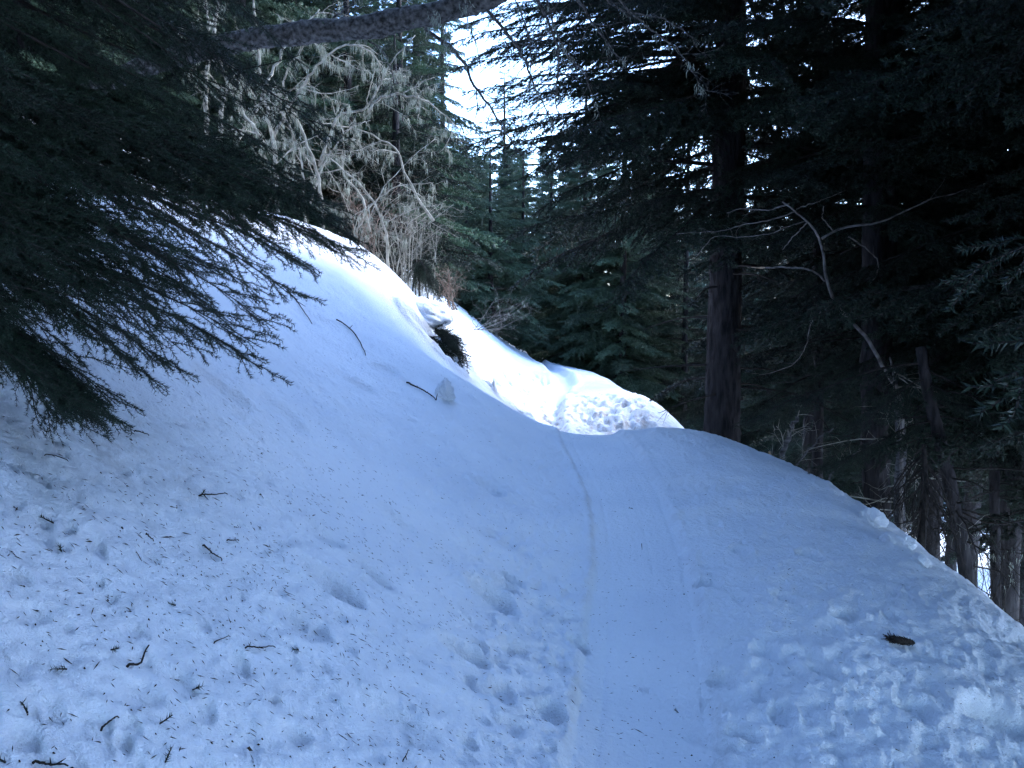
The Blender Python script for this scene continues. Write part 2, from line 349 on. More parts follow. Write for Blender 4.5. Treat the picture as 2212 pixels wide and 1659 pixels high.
def make_bough(name, L, nside, sidelen, sec_sp, per_m, nl, nw, mats, seed, droop=.35, hang=.15, bow=.05, lichen=0, wood_k=4, r0=.012, tw_r=.0038):
    rg = np.random.default_rng(seed); tb = TB(); S, E = [], []
    n = 14; t = np.linspace(0, 1, n)
    ax = np.stack([t * L, .04 * L * np.sin(t * 4 + rg.random() * 6) * t, L * bow * np.sin(t * math.pi) * 1.0 + .012 * L * np.sin(t * 9)], 1)
    tb.tube(ax, r0 * (1 - .85 * t), wood_k, 0)
    def axp(s): return np.array([np.interp(s, t, ax[:,i]) for i in range(3)])
    S += list(ax[n // 3:-1]); E += list(ax[n // 3 + 1:])
    wood = []
    for k in range(nside):
        s = .08 + .90 * (k + rg.random() * .8) / nside
        if rg.random() < .08: continue
        sg = 1 if k % 2 else -1
        l = sidelen * L * (.35 + .65 * math.sin(min(1, (s + .12) * 1.15) ** .8 * math.pi * .80)) * (1.08 - s * .62) * rg.uniform(.65, 1.25)
        an = R(rg.uniform(32, 62)); d = np.array([math.cos(an), sg * math.sin(an), rg.uniform(-.45, .12) * droop * 2])
        p = axp(s); m = 7; cur = p.copy(); pts = [p.copy()]
        for q in range(m):
            d = unit(d + np.array([.06, 0, -hang * (.6 if q < 4 else -.3)]) + rg.standard_normal(3) * .08); cur = cur + d * l / m; pts.append(cur.copy())
        pts = np.array(pts); wood.append((pts, tw_r * L ** .5)); S += list(pts[:-1]); E += list(pts[1:])
        ns = int(l / sec_sp)
        for z in range(ns):
            f = (z + rg.random()) / ns; b = pts[min(m - 1, int(f * m))] * (1 - (f * m) % 1) + pts[min(m, int(f * m) + 1)] * ((f * m) % 1)
            dd = unit(pts[min(m, int(f * m) + 1)] - pts[min(m - 1, int(f * m))]); ss = 1 if z % 2 else -1
            sd_ = unit(np.cross(dd, [0, 0, 1])) * ss
            l2 = l * .36 * (1.05 - f) * rg.uniform(.6, 1.4) + .03
            e1 = b + unit(dd * .8 + sd_ * .7 + np.array([0, 0, rg.uniform(-.5, .15)])) * l2 * .5
            e2 = e1 + unit(dd * .9 + sd_ * .35 + np.array([0, 0, rg.uniform(-.75, .1)])) * l2 * .5
            S += [b, e1]; E += [e1, e2]; wood.append((np.array([b, e1, e2]), tw_r * .5 * L ** .5))
    for p, r in wood: tb.tube(p, np.linspace(r, r * .4, len(p)), 3, 0)
    S = np.array(S); E = np.array(E)
    needles(tb, S, E, per_m, nl, nw, rg)
    if lichen:
        idx = rg.integers(0, len(S), lichen)
        for i in idx:
            p = S[i]; h = rg.uniform(.08, .32)
            for q in range(4):
                a = p + rg.standard_normal(3) * .015; c = a + np.array([rg.normal() * .03, rg.normal() * .03, -h * rg.uniform(.5, 1)])
                wv = unit(rg.standard_normal(3)) * .006
                tb.add(np.array([a - wv, a + wv, c]), [[0, 1, 2]], 2)
    return tb.build(name, mats)
NEAR = [make_bough('near_bough', 1.6, 36, .32, .048, 560, .0165, .0012, [M_wood_dark, M_need_dark], 10 + i, r0=.008, droop=.14, hang=.05, tw_r=.0019) for i in range(5)]
MID = [make_bough('bough', 3.0, 50, .26, .10, 210, .038, .0050, [M_wood_dark, M_need_dark, M_lichen], 30 + i, droop=.5, hang=.16, bow=.06, r0=.022) for i in range(4)]
FARD = [make_bough('bough', 3.0, 46, .28, .12, 120, .060, .0100, [M_wood_dark, M_need_dark, M_lichen], 35 + i, droop=.5, hang=.16, bow=.06, r0=.022) for i in range(3)]
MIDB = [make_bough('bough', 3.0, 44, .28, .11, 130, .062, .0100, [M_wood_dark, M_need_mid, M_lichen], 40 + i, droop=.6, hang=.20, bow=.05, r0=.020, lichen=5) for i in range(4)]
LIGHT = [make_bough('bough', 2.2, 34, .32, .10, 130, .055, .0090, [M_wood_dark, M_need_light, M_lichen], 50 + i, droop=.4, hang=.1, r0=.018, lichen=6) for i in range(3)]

def put_bough(parent, base, tip, me, roll=0, width=1.0, native=None, rootloc=None):
    base = np.asarray(base, float); tip = np.asarray(tip, float); d = tip - base; L = np.linalg.norm(d); x = d / L
    up = np.array([0, 0, 1.0]); y = unit(np.cross(up, x)); z = np.cross(x, y)
    c, s = math.cos(roll), math.sin(roll); y, z = y * c + z * s, z * c - y * s
    s = L / native
    Mx = Matrix(((x[0]*s, y[0]*s*width, z[0]*s, base[0]-rootloc[0]), (x[1]*s, y[1]*s*width, z[1]*s, base[1]-rootloc[1]), (x[2]*s, y[2]*s*width, z[2]*s, base[2]-rootloc[2]), (0,0,0,1)))
    o = bpy.data.objects.new('branch', me); C.objects.link(o); o.parent = parent; o.matrix_basis = Mx
    return o
def trunk_mesh(pts, radii, m, k=14, seed=0, rough=.05, n=40):
    rg = np.random.default_rng(seed); P = resample(pts, n); r = np.interp(np.linspace(0, 1, n), np.linspace(0, 1, len(radii)), radii)
    P[1:-1] += rg.standard_normal((n - 2, 3)) * r[1:-1, None] * .05
    tb = TB(); tb.tube(P, r, k, 0, rough, rg); return tb
def bark_trunk(pts, radii, seed, k=72, n=420):
    P = resample(pts, n); r = np.interp(np.linspace(0, 1, n), np.linspace(0, 1, len(radii)), radii); a = np.arange(k) * 2 * math.pi / k
    hz = P[:, 2][:, None] + 0 * a[None]; aa = a[None] + 0 * hz
    def per(fa, fz, sd): w_ = aa / (2 * math.pi); return vnoise(aa * fa, hz * fz, sd) * (1 - w_) + vnoise((aa - 2 * math.pi) * fa, hz * fz, sd) * w_
    warp_ = per(1.5, 1.2, seed + 3) * 1.5; w_ = aa / (2 * math.pi)
    pl = vnoise((aa + .2 * warp_) * 6.5, hz * 2.6, seed) ; pl2 = vnoise(aa * 13, hz * 6.5, seed + 1); pl3 = vnoise(aa * 3, hz * 22, seed + 2)
    edge_ = np.minimum(1, np.minimum(aa, 2 * math.pi - aa) / .3)
    rr = r[:, None] * (1 + edge_ * (.10 * np.clip(np.abs(pl) * 3, 0, 1) + .05 * np.abs(pl2) * 2 + .02 * pl3) + .05 * per(1, .5, 9))
    V = P[:, None] + np.stack([rr * np.cos(a), rr * np.sin(a), 0 * rr], -1)
    i, j = np.meshgrid(np.arange(n - 1), np.arange(k), indexing='ij'); j2 = (j + 1) % k
    return mesh_np('trunk', V.reshape(-1, 3), np.stack([i * k + j, i * k + j2, (i + 1) * k + j2, (i + 1) * k + j], -1).reshape(-1, 4), [M_bark], smooth=True)
def spruce(name, x, y, h, dia, label, group, boughs, native, seed, z0=1.0, z1=None, step=.32, per=4, blen=3.0, slope=-.25, az=None, m=None, lean=(0, 0), cat='tree', wid=1.0, avoid=None, top=.12, keep=1):
    rg = random.Random(seed); gz = ground(x, y); root = (x, y, gz)
    if avoid:
        while h > 5 and y > 0 and seed != 200:
            tu, tv = to_uv((x, y, gz + h))
            if 960 < tu < 1255 and tv < 300: h -= .4
            else: break
    t = thing(name, root, label, cat, group)
    pts = [(0, 0, -.6), (lean[0] * .3, lean[1] * .3, h * .3), (lean[0], lean[1], h)]
    if dia > .4: obj('trunk', bark_trunk(pts, [dia * .60, dia * .5, dia * .47, dia * .40, dia * .3, dia * .2, dia * .03], seed), t)
    tb = trunk_mesh(pts, [dia * .58, dia * .5, dia * .46, dia * .38, dia * .3, dia * .2, dia * .03], m or M_bark, 16, seed)
    if dia <= .4: obj('trunk', tb.build('trunk', [m or M_bark], True), t)
    z = z0; z1 = z1 or h * .98
    while z < z1:
        f = (z - z0) / (h - z0)
        L = blen * (1 - f) ** .75 * (1 if z > z0 + 1 else .8) + top * 3
        a0 = rg.uniform(0, 6.28)
        for k in range(per):
            if rg.random() > keep: continue
            a = a0 + k * 6.283 / per + rg.uniform(-.4, .4)
            if az is not None and not az(a): continue
            l = L * rg.uniform(.7, 1.15); zz = z + rg.uniform(-.15, .15)
            bx = x + lean[0] * f; by = y + lean[1] * f
            base = np.array([bx + math.cos(a) * dia * .3, by + math.sin(a) * dia * .3, gz + zz])
            sl = slope * rg.uniform(.4, 1.6) * (1 - f * 1.3)
            tip = base + np.array([math.cos(a), math.sin(a), sl]) * l / math.sqrt(1 + sl * sl)
            if avoid and avoid(tip, base): continue
            if 1 < tip[1] < 9.6:
                tu, tv = to_uv(tip)
                if 1350 < tu < 2060 and 300 < tv < 930: continue
            if 1 < tip[1] < 14:
                tu, tv = to_uv(tip)
                if (1200 < tu < 1880 and tv > 830) or (1880 <= tu < 2030 and tv > 1060) or (tu >= 2030 and tv > 1170): continue
            put_bough(t, base, tip, rg.choice(boughs), rg.uniform(-.35, .35), wid * rg.uniform(.8, 1.15), native, root)
        z += step * (1 + f * .6) * rg.uniform(.8, 1.2)
    return t
def to_uv(p):
    d = np.asarray(p, float) - CAM; f = d[1] * math.cos(PITCH) - d[2] * math.sin(PITCH); u = d[1] * math.sin(PITCH) + d[2] * math.cos(PITCH)
    if f < .1: return -9999, -9999
    return (512 + F * d[0] / f) / K, (384 - F * u / f) / K

# ------------------------------------------------------------------ the near spruce on the left
def near_spruce():
    rg = random.Random(3); x, y = -3.1, 3.3; gz = ground(x, y); root = (x, y, gz)
    t = thing('spruce_tree', root, 'near dark spruce at the left edge, needled boughs hanging over the snow bank', 'tree')
    tb = trunk_mesh([(0, 0, -.5), (.02, .05, 3), (0, 0, 9)], [.17, .14, .12, .09, .02], M_bark, 14, 4)
    obj('trunk', tb.build('trunk', [M_bark], True), t)
    tips = []
    for u, v, Y in [(785,562,4.3),(690,602,3.9),(640,655,3.7),(605,706,3.5),(575,745,3.4),(562,800,3.3),(380,806,3.0),(312,822,2.9),(265,880,2.8),(225,905,2.8),(182,905,2.75),(140,860,2.7),(100,800,2.9),
                    (745,500,4.6),(700,440,4.4),(640,560,4.1),(560,640,3.6),(480,700,3.4),(430,760,3.1),(330,740,3.1),(250,760,3.0),(180,800,2.9),(60,720,2.8),(20,640,2.7),(500,600,3.6),(400,640,3.5),(300,650,3.2),
                    (200,640,3.1),(120,620,3.0),(600,500,4.2),(520,470,4.2),(430,520,3.9),(330,520,3.6),(220,500,3.4),(120,480,3.2),(40,480,3.1),(650,380,4.6),(560,360,4.4),(460,380,4.2),(350,360,4.0),
                    (230,340,3.7),(120,330,3.5),(40,300,3.3),(740,330,4.8),(610,270,4.7),(690,250,5.0),(500,250,4.5),(390,240,4.3),(280,220,4.0),(160,210,3.8),(60,180,3.6),(540,160,4.8),(430,130,4.5),(320,110,4.3),
                    (210,90,4.0),(100,80,3.8),(30,60,3.6),(480,60,4.8),(370,20,4.6),(260,0,4.3),(140,-10,4.0),(560,60,5.2),(440,-40,4.8),(300,-80,4.5),(150,-100,4.1),(30,-60,3.7),(640,140,5.2),(580,200,4.8),(200,420,3.1),(330,440,3.5),(100,400,3.0),
                    (20,160,3.0),(90,250,2.9),(180,300,3.3),(280,320,3.5),(20,380,2.8),(150,560,2.9),(60,560,2.7),(270,560,3.2),(380,580,3.5)]:
        tips.append(at(u, v, Y))
    for i in range(11):
        tips.append(at(rg.uniform(160, 236), rg.uniform(860, 925), rg.uniform(2.62, 2.9)))
    for i in range(9):
        q = rg.random(); tips.append(at(640 + 120 * q + rg.uniform(-40, 20), 400 + 130 * q + rg.uniform(-60, 50), 4.3))
    for p in tips:
        gl = ground(p[0], p[1]); p[2] = max(p[2], gl + .01)
        L = rg.uniform(1.3, 2.0); hb = np.array([x, y, 0]) - p; hb[2] = 0; hb /= np.linalg.norm(hb)
        rise = rg.uniform(.28, .52); base = p + (hb + np.array([0, rg.uniform(-.18, .18), rise])) * L
        dist = math.hypot(x - p[0], y - p[1])
        base[2] = max(base[2], ground(base[0], base[1]) + .12)
        put_bough(t, base, p, rg.choice(NEAR), rg.uniform(-.5, .5), rg.uniform(.6, .88) if to_uv(p)[1] < 780 else rg.uniform(.4, .6), 1.6, root)
        # the limb that carries this bough back to the trunk
        zb = base[2] + .25 * max(0, dist - L) + .1
        P = resample([np.array([x, y, zb]) - root, (np.array([x, y, zb]) * .45 + base * .55 + np.array([0, 0, .06])) - root, base - root, base * .5 + p * .5 - root + np.array([0, 0, .02])], 10)
        q = TB(); q.tube(P, np.linspace(.017, .005, 10), 5); obj('limb', q.build('limb', [M_wood_dark], True), t)
        if rg.random() < (.7 if to_uv(p)[1] < 330 else .18):
            b2 = base + (np.array([x, y, zb]) - base) * rg.uniform(.15, .5); tp = b2 + (p - base) * rg.uniform(.6, .85) + np.array([rg.uniform(-.1, .1), rg.uniform(-.35, .35), rg.uniform(-.1, .2)])
            if tp[2] > ground(tp[0], tp[1]) + .02 : put_bough(t, b2, tp, rg.choice(NEAR), rg.uniform(-.5, .5), 1, 1.6, root)
    return t
NS = near_spruce()
rg = random.Random(31); rx, ry = -3.1, 3.3; gz = ground(rx, ry); z = 3.0
while z < 8.6:
    for k in range(7):
        a = k * .9 + rg.uniform(0, .9) + z; l = rg.uniform(1.9, 3.2) * (1 - (z - 3) / 8); base = np.array([rx, ry, gz + z + rg.uniform(-.15, .15)])
        tip = base + np.array([math.cos(a) * l, math.sin(a) * l, -.28 * l])
        if tip[0] > -1.2 and tip[1] > 3.6 and tip[2] < 4.2: continue
        put_bough(NS, base, tip, rg.choice(MID), rg.uniform(-.3, .3), 1.1, 3.0, (rx, ry, gz))
    z += .38

# ------------------------------------------------------------------ big spruce right of the trail
bx, by = at(1560, 900, 13)[:2]
def gap(tip, base=None):    # keeps the opening to the sky above the trail
    for f in (1.0, .75):
        p = tip if base is None else tip * f + base * (1 - f)
        u, v = to_uv(p)
        if 985 < u < 1240 and -200 < v < 290: return True
    return False
rr = random.Random(9)
def gap_left(tip, base=None):
    u, v = to_uv(tip); return 1050 < u < 1240 and v < 290
def gap_some(tip, base=None):
    if gap(tip, base): return rr.random() < .62
    return False
big = spruce('spruce_tree', bx, by, 19, .48, 'large spruce with thick straight trunk just right of the crest of the snow bank', None, MID, 3.0, 5, z0=4.4, step=.34, per=7, blen=4.0, slope=-.30, avoid=gap)
gz = ground(bx, by); rg = random.Random(18)
for (u, v, dY) in [(1000,135,1.6),(1040,30,.2),(1150,215,-.4),(1120,55,1.9),(1200,180,1.3),(1210,255,.3),(1100,330,-1.0),(1040,330,.8),(990,60,1.1),(1010,240,1.2),(1060,270,.2),(1130,140,.4),(1060,100,-.9),(975,98,.3),(985,150,.8),(1000,205,-.2),(1030,122,1.4),(1080,62,1.0),(1110,22,-.4),(1090,180,-1.2),(1165,95,-1),(1180,300,.4),(1190,230,1.8),(1215,320,-.8),(1130,310,.2),(1150,170,1.2)]:
    tip = at(u, v, by + dY); base = np.array([bx - .15, by, tip[2] + rg.uniform(.0, .5)]); sp = base + (tip - base) * .28
    put_bough(big, sp, tip, rg.choice(MID), rg.uniform(-.2, .2), rg.uniform(.45, .7), 3.0, (bx, by, gz))
    q = TB(); q.tube(resample([base - [bx, by, gz], sp - [bx, by, gz] + [0, 0, .03], sp * .6 + tip * .4 - [bx, by, gz]], 8), np.linspace(.04, .014, 8), 6); obj('limb', q.build('limb', [M_wood_dark]), big)
for i in range(34):
    u, v = rg.uniform(1245, 1420), rg.uniform(-60, 330); tip = at(u, v, by + rg.uniform(-1.5, 2.0)); base = np.array([bx, by, tip[2] + rg.uniform(.1, .9)])
    put_bough(big, base, tip, rg.choice(MID), rg.uniform(-.4, .4), rg.uniform(.9, 1.3), 3.0, (bx, by, gz))
rg = random.Random(8)
for i in range(26):          # dead snags low on the trunk
    a = rg.uniform(-1.6, 1.4) if i % 3 else rg.uniform(1.8, 4.2); z = gz + rg.uniform(1.4, 5.6); l = rg.uniform(.4, 2.0)
    P = resample([(math.cos(a) * .2, math.sin(a) * .2, z - gz), (math.cos(a) * l * .6, math.sin(a) * l * .6, z - gz - .02 * l), (math.cos(a) * l, math.sin(a) * l, z - gz - rg.uniform(.05, .3) * l)], 8)
    q = TB(); q.tube(P, np.linspace(.02, .005, 8), 5)
    for j in range(5):
        s = P[rg.randint(3, 7)]; e = s + np.array([rg.uniform(-.1, .3) * math.cos(a), rg.uniform(-.3, .3), rg.uniform(-.22, .05)]) ; q.tube(resample([s, e], 3), [.005, .003, .0015], 3)
    obj('dead_branch', q.build('dead_branch', [M_wood_dark]), big)

# ------------------------------------------------------------------ spruces on the right, dense and dark
G1 = 'dark spruces crowding the right side'
R_SP = [(2030, 12.5, 17, .30, 'spruce with bare lower trunk right of the big one, rooted below the snow rim'),
        (1905, 11, 18, .30, 'dark trunked spruce beside the pale birch below the snow rim'),
        (2290, 9.0, 15, .28, 'dark spruce at the right edge filling the upper right corner'),
        (1760, 17, 18, .34, 'spruce standing behind the thin pale dead tree'),
        (2120, 15, 17, .30, 'spruce behind the leaning dark trunk on the right'),
        (1670, 28, 20, .34, 'spruce standing just behind the big trunk to its right'),
        (1900, 22, 19, .32, None), (2080, 25, 19, .32, None), (2250, 20, 18, .32, None), (1480, 37, 19, .3, 'spruce with grey green hanging boughs left of the big trunk'),
        (1780, 30, 20, .34, None), (2000, 33, 20, .34, None), (2200, 31, 20, .34, None), (1600, 33, 20, .34, None)]
for i, (u, Y, h, dia, lb) in enumerate(R_SP):
    p = at(u, 700, Y); near = Y < 16
    spruce('spruce_tree', p[0], p[1], h, dia, lb or 'dark spruce deep in the shaded wood on the right', G1, MID if near else FARD, 3.0, 100 + i,
           z0=[4.2, 5.5, 4.4, 4.0, 3.5, 3.2, 3, 3, 3, 3.0, 3, 3, 3, 3][i], step=.42 if near else .5, per=5, blen=3.2, slope=-.3, avoid=gap, wid=1.1)

# ------------------------------------------------------------------ spruces in the middle distance behind the bend
G2 = 'spruces behind the bend of the trail'
C_SP = [(1090, 44, 15.5, .3, LIGHT, 2.2, 'pointed pale spruce whose tip stands in the bright gap of sky'),
        (1262, 36, 15, .26, MIDB, 3.0, 'bluish green spruce right of the bend of the trail'),
        (1345, 34, 18, .28, MIDB, 3.0, 'bluish green spruce between the bend and the big trunk'),
        (1430, 39, 19, .3, MIDB, 3.0, 'spruce behind the dome of dirty snow'),
        (1130, 40, 12, .26, MIDB, 3.0, 'short bluish spruce above the far end of the trail'),
        (1010, 37, 11, .26, MIDB, 3.0, 'bluish spruce left of the far end of the trail'),
        (1060, 33, 8.6, .22, MIDB, 3.0, 'low bluish spruce just above the dead brushwood'),
        (905, 30, 18, .3, MIDB, 3.0, 'dark spruce left of the bright gap of sky'),
        (870, 26, 12, .28, LIGHT, 2.2, 'lighter green fir behind the arching lichen branches'),
        (960, 40, 19, .3, MIDB, 3.0, None), (820, 34, 18, .3, MID, 3.0, None), (730, 30, 15, .3, MIDB, 3.0, None), (640, 28, 14, .3, MIDB, 3.0, None), (560, 27, 14, .3, MID, 3.0, None),
        (1190, 45, 13, .3, MIDB, 3.0, None), (1290, 42, 15, .3, MIDB, 3.0, None), (1400, 45, 19, .3, MIDB, 3.0, None), (1020, 48, 15, .3, MIDB, 3.0, None), (470, 24, 12, .3, MID, 3.0, None), (380, 24, 12, .3, MID, 3.0, None)]
for i, (u, Y, h, dia, bs, nat, lb) in enumerate(C_SP):
    p = at(u, 700, Y)
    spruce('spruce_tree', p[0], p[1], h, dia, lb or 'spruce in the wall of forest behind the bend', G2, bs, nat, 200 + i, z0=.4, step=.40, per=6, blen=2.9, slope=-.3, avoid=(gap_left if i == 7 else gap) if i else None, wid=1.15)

G3 = 'spruces on the upper left slope behind the lichen trees'
for i, (u, Y, h) in enumerate([(-250, 17, 15), (-60, 20, 16), (80, 16, 14), (210, 21, 16), (330, 18, 14), (430, 22, 15), (540, 20, 12), (650, 23, 13), (760, 22, 10), (860, 21, 6.5), (120, 27, 17), (300, 28, 17), (500, 29, 17)]):
    p = at(u, 700, Y)
    spruce('spruce_tree', p[0], p[1], h, .28, ['dark spruce on the hillside seen through the near boughs', 'spruce rising behind the lichen hung trees'][i in (5, 6, 7, 8, 9)], G3, FARD if i % 2 else MIDB, 3.0, 600 + i, z0=.6, step=.42, per=6, blen=2.8, slope=-.3, avoid=gap, wid=1.15)
G4 = 'tall spruces added round the camera as shading canopy'  # added trees, mostly unseen, that shade the foreground and block the sun
for i, (x, y, z0) in enumerate([(6.4, 6.2, 2.8), (-4.6, -3.4, 3.4), (-5.6, -2.0, 4), (-1.5, -6.5, 5), (-6.5, 5.5, 2.5), (-9, 1.5, 3), (9.5, 9, 3), (-7.5, 9.5, 2.6), (-3.0, .3, 2.6), (-2.4, -1.6, 3.2), (-4.4, 1.6, 2.6), (.6, -3.6, 4.5), (7.6, 8.6, 3.0), (5.4, 3.4, 4.6), (8.8, 4.2, 4), (7.4, 11.6, 3.4), (5.0, -3.2, 3.5), (1.8, -8.0, 4)]):
    spruce('spruce_tree', x, y, 25 if x > 5 and y > 1 else 22, .30, 'tall dark spruce added round the camera, mostly out of view, to shade the snow', G4, MID, 3.0, 640 + i, z0=z0, step=.45, per=8, blen=4.6 if i < 8 else 4.0, slope=-.25, avoid=gap, wid=1.2)

# far wall of forest: crown and trunk only
def crown_mesh(h, rad, seed):
    rg = np.random.default_rng(seed); tb = TB(); S = []; E = []
    z = .6
    while z < h:
        f = z / h; L = rad * (1 - f) ** .8 + .15; n = 7; a0 = rg.random() * 6.28
        for k in range(n):
            a = a0 + k * 6.28 / n + rg.normal() * .25; l = L * rg.uniform(.6, 1.2); d = np.array([math.cos(a), math.sin(a), -.3 + .5 * f]); b = np.array([0, 0, z + rg.normal() * .1])
            m = max(3, int(l / .22)); sdv = np.array([-math.sin(a), math.cos(a), 0])
            for j in range(m):
                s = b + d * l * j / m; S.append(s); E.append(s + d * l / m)
                w_ = .34 * l * (1 - j / m) + .1
                for sg in (-1, 1): S.append(s); E.append(s + (d * .7 + sdv * sg * .8 + np.array([0, 0, -.35 + rg.normal() * .15])) * w_)
        z += .38
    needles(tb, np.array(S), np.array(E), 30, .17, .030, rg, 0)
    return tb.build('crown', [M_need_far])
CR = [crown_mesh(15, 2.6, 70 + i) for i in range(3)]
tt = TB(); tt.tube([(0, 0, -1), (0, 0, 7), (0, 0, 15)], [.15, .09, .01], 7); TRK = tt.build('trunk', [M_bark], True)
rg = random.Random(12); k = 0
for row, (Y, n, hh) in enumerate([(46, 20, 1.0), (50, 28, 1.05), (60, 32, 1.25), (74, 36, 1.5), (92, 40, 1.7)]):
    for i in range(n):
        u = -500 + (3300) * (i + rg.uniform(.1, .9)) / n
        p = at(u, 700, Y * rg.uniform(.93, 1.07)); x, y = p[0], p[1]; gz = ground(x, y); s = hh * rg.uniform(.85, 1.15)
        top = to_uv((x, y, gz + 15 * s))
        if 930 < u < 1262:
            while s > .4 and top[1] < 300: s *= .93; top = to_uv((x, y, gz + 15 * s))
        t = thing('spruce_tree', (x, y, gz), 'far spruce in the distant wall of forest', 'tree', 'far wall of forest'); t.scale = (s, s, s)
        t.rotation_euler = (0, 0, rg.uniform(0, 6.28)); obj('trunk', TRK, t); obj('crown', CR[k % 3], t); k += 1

# ------------------------------------------------------------------ bare, lichen-hung broadleaf trees and brush
def wander(p, d, L, n, rg, curl=.18, grav=0.0):
    pts = [np.array(p, float)]; d = unit(d)
    for i in range(n):
        d = unit(d + rg.standard_normal(3) * curl + np.array([0, 0, grav])); pts.append(pts[-1] + d * L / n)
    return np.array(pts)
def add_lichen(tb, P, n, rg, ln=.16, mi=0, w=.004):
    for i in range(n):
        k = rg.integers(0, len(P) - 1); t = rg.random(); p = P[k] * (1 - t) + P[k + 1] * t
        for q in range(7):
            a = p + rg.standard_normal(3) * .02; h = ln * rg.uniform(.35, 1.2)
            b = a + np.array([rg.normal() * .012, rg.normal() * .012, -h * .5]); c = b + np.array([rg.normal() * .02, rg.normal() * .02, -h * .5]); wv = unit(rg.standard_normal(3) * [1, 1, .1]) * w
            tb.add(np.array([a - wv, a + wv, b + wv * .8, b - wv * .8, c]), [[0, 1, 2], [0, 2, 3], [3, 2, 4]], mi)
def twigs(tb, P, r, rg, n, L, depth, mi=0, grav=0, spread=.9, lic=None, lic_n=0):
    """side twigs along the polyline P, recursive"""
    for i in range(n):
        f = rg.uniform(.15, 1) * (len(P) - 1); k = int(min(f, len(P) - 2)); t = f - k; p = P[k] * (1 - t) + P[k + 1] * t; T = unit(P[k + 1] - P[k])
        q = rg.standard_normal(3); q -= q.dot(T) * T; d = T * .7 + unit(q) * spread
        l = L * rg.uniform(.5, 1.3) * (1.15 - f / len(P) * .6); rr_ = r * rg.uniform(.35, .6)
        Q = wander(p, d, l, 6, rg, .22, grav); tb.tube(Q, np.linspace(rr_, rr_ * .3, 7), 4 if rr_ > .006 else 3, mi)
        if lic is not None and lic_n and depth: add_lichen(lic, Q, rg.integers(0, lic_n + 1), rg)
        if depth: twigs(tb, Q, rr_, rg, n if n < 5 else int(n * .7), L * .5, depth - 1, mi, grav, spread, lic, lic_n)
def bare_tree(name, x, y, label, group, stems, seed, m=None, r=.05, twn=6, twl=.9, depth=2, lic=6, curl=.10, catg='tree', grav=0, lichen_len=.16):
    """stems: list of polylines in world space; each stem is a part with its twigs, the lichen hangs as one part"""
    rg = np.random.default_rng(seed); root = (x, y, ground(x, y)); t = thing(name, root, label, catg, group); lb = TB(); any_ = False
    for j, s in enumerate(stems):
        P = resample(s, 22); P[1:-1] += rg.standard_normal((20, 3)) * r * .35
        tb = TB(); tb.tube(P, np.linspace(r, r * .25, 22) * (1 if j == 0 else .8), 8, 0, .04, rg)
        if lic: add_lichen(lb, P, lic * 2, rg, lichen_len); any_ = True
        twigs(tb, P, r * .55, rg, twn, twl, depth, 0, grav, .9, lb if lic else None, lic // 2)
        obj('trunk' if j == 0 else 'branch', tb.build('stem', [m or M_pale], True, root), t)
    if any_: tag(obj('lichen', lb.build('lichen', [M_lichen], False, root), t), None, kind='stuff')
    return t
GL = 'pale lichen hung trees on the upper left slope'
def A(pts, Y0, Y1=None):
    Y1 = Y1 or Y0; n = len(pts); return [at(u, v, Y0 + (Y1 - Y0) * i / (n - 1)) for i, (u, v) in enumerate(pts)]
def onground(u, Y): p = at(u, 500, Y); return (p[0], p[1], ground(p[0], p[1]) - .2)
def stem_from(u, Y, pts, Y1=None): return [onground(u, Y)] + A(pts, Y, Y1)
LT = [('pale twin stemmed tree behind the near spruce boughs, trunks closest to the left', 450, 17, [[(448,270),(440,170),(470,20),(500,-150)], [(470,300),(490,180),(450,60),(440,-80)], [(500,330),(560,230),(600,120),(690,20)]], .085),
      ('leaning pale tree with lichen curtains under the overhead trunk', 600, 16.5, [[(600,360),(580,250),(560,130),(540,-60)], [(590,300),(640,200),(700,120),(760,90),(800,110)], [(590,330),(520,240),(480,150),(440,60)]], .065),
      ('grey tree arching right with beards of lichen above the slope', 700, 17, [[(690,380),(640,250),(600,180),(650,110),(690,60)], [(690,360),(730,240),(795,243),(832,155),(864,115),(897,76)], [(795,243),(812,214),(864,201),(917,217),(957,243),(996,283)]], .055),
      ('crooked grey tree with bare forked limbs above the brushwood', 840, 17.5, [[(838,540),(832,493),(805,424),(766,385),(700,330)], [(937,477),(904,431),(877,378),(861,322),(780,280),(720,270)], [(800,500),(780,420),(740,380),(745,300),(720,230)]], .050),
      ('tangle of thin pale stems at the top edge of the snow slope', 760, 18, [[(770,500),(800,440),(860,400),(930,395)], [(770,500),(740,420),(700,350),(650,330)], [(790,520),(850,470),(900,450),(960,440)], [(780,510),(830,400),(900,330),(940,300)]], .032),
      ('slender lichened stems left of the brushwood, behind the bough tips', 660, 17, [[(660,440),(650,330),(610,240),(560,200)], [(670,440),(700,350),(760,270),(800,260)], [(650,440),(600,380),(540,340),(500,330)]], .042)]
for i, (lb, u, Y, st, r) in enumerate(LT):
    g = onground(u, Y); stems = [A(s, Y + .3 * (j - 1), Y + .8 * (j - 1)) for j, s in enumerate(st)]
    stems = [[g] + s if (j == 0 or len(st) == 4) else s for j, s in enumerate(stems)]
    bare_tree('lichen_tree', g[0], g[1], lb, GL, stems, 300 + i, r=r * .8, twn=7, twl=1.0, depth=2, lic=10 if i < 3 else 4, grav=-.05, lichen_len=.22)
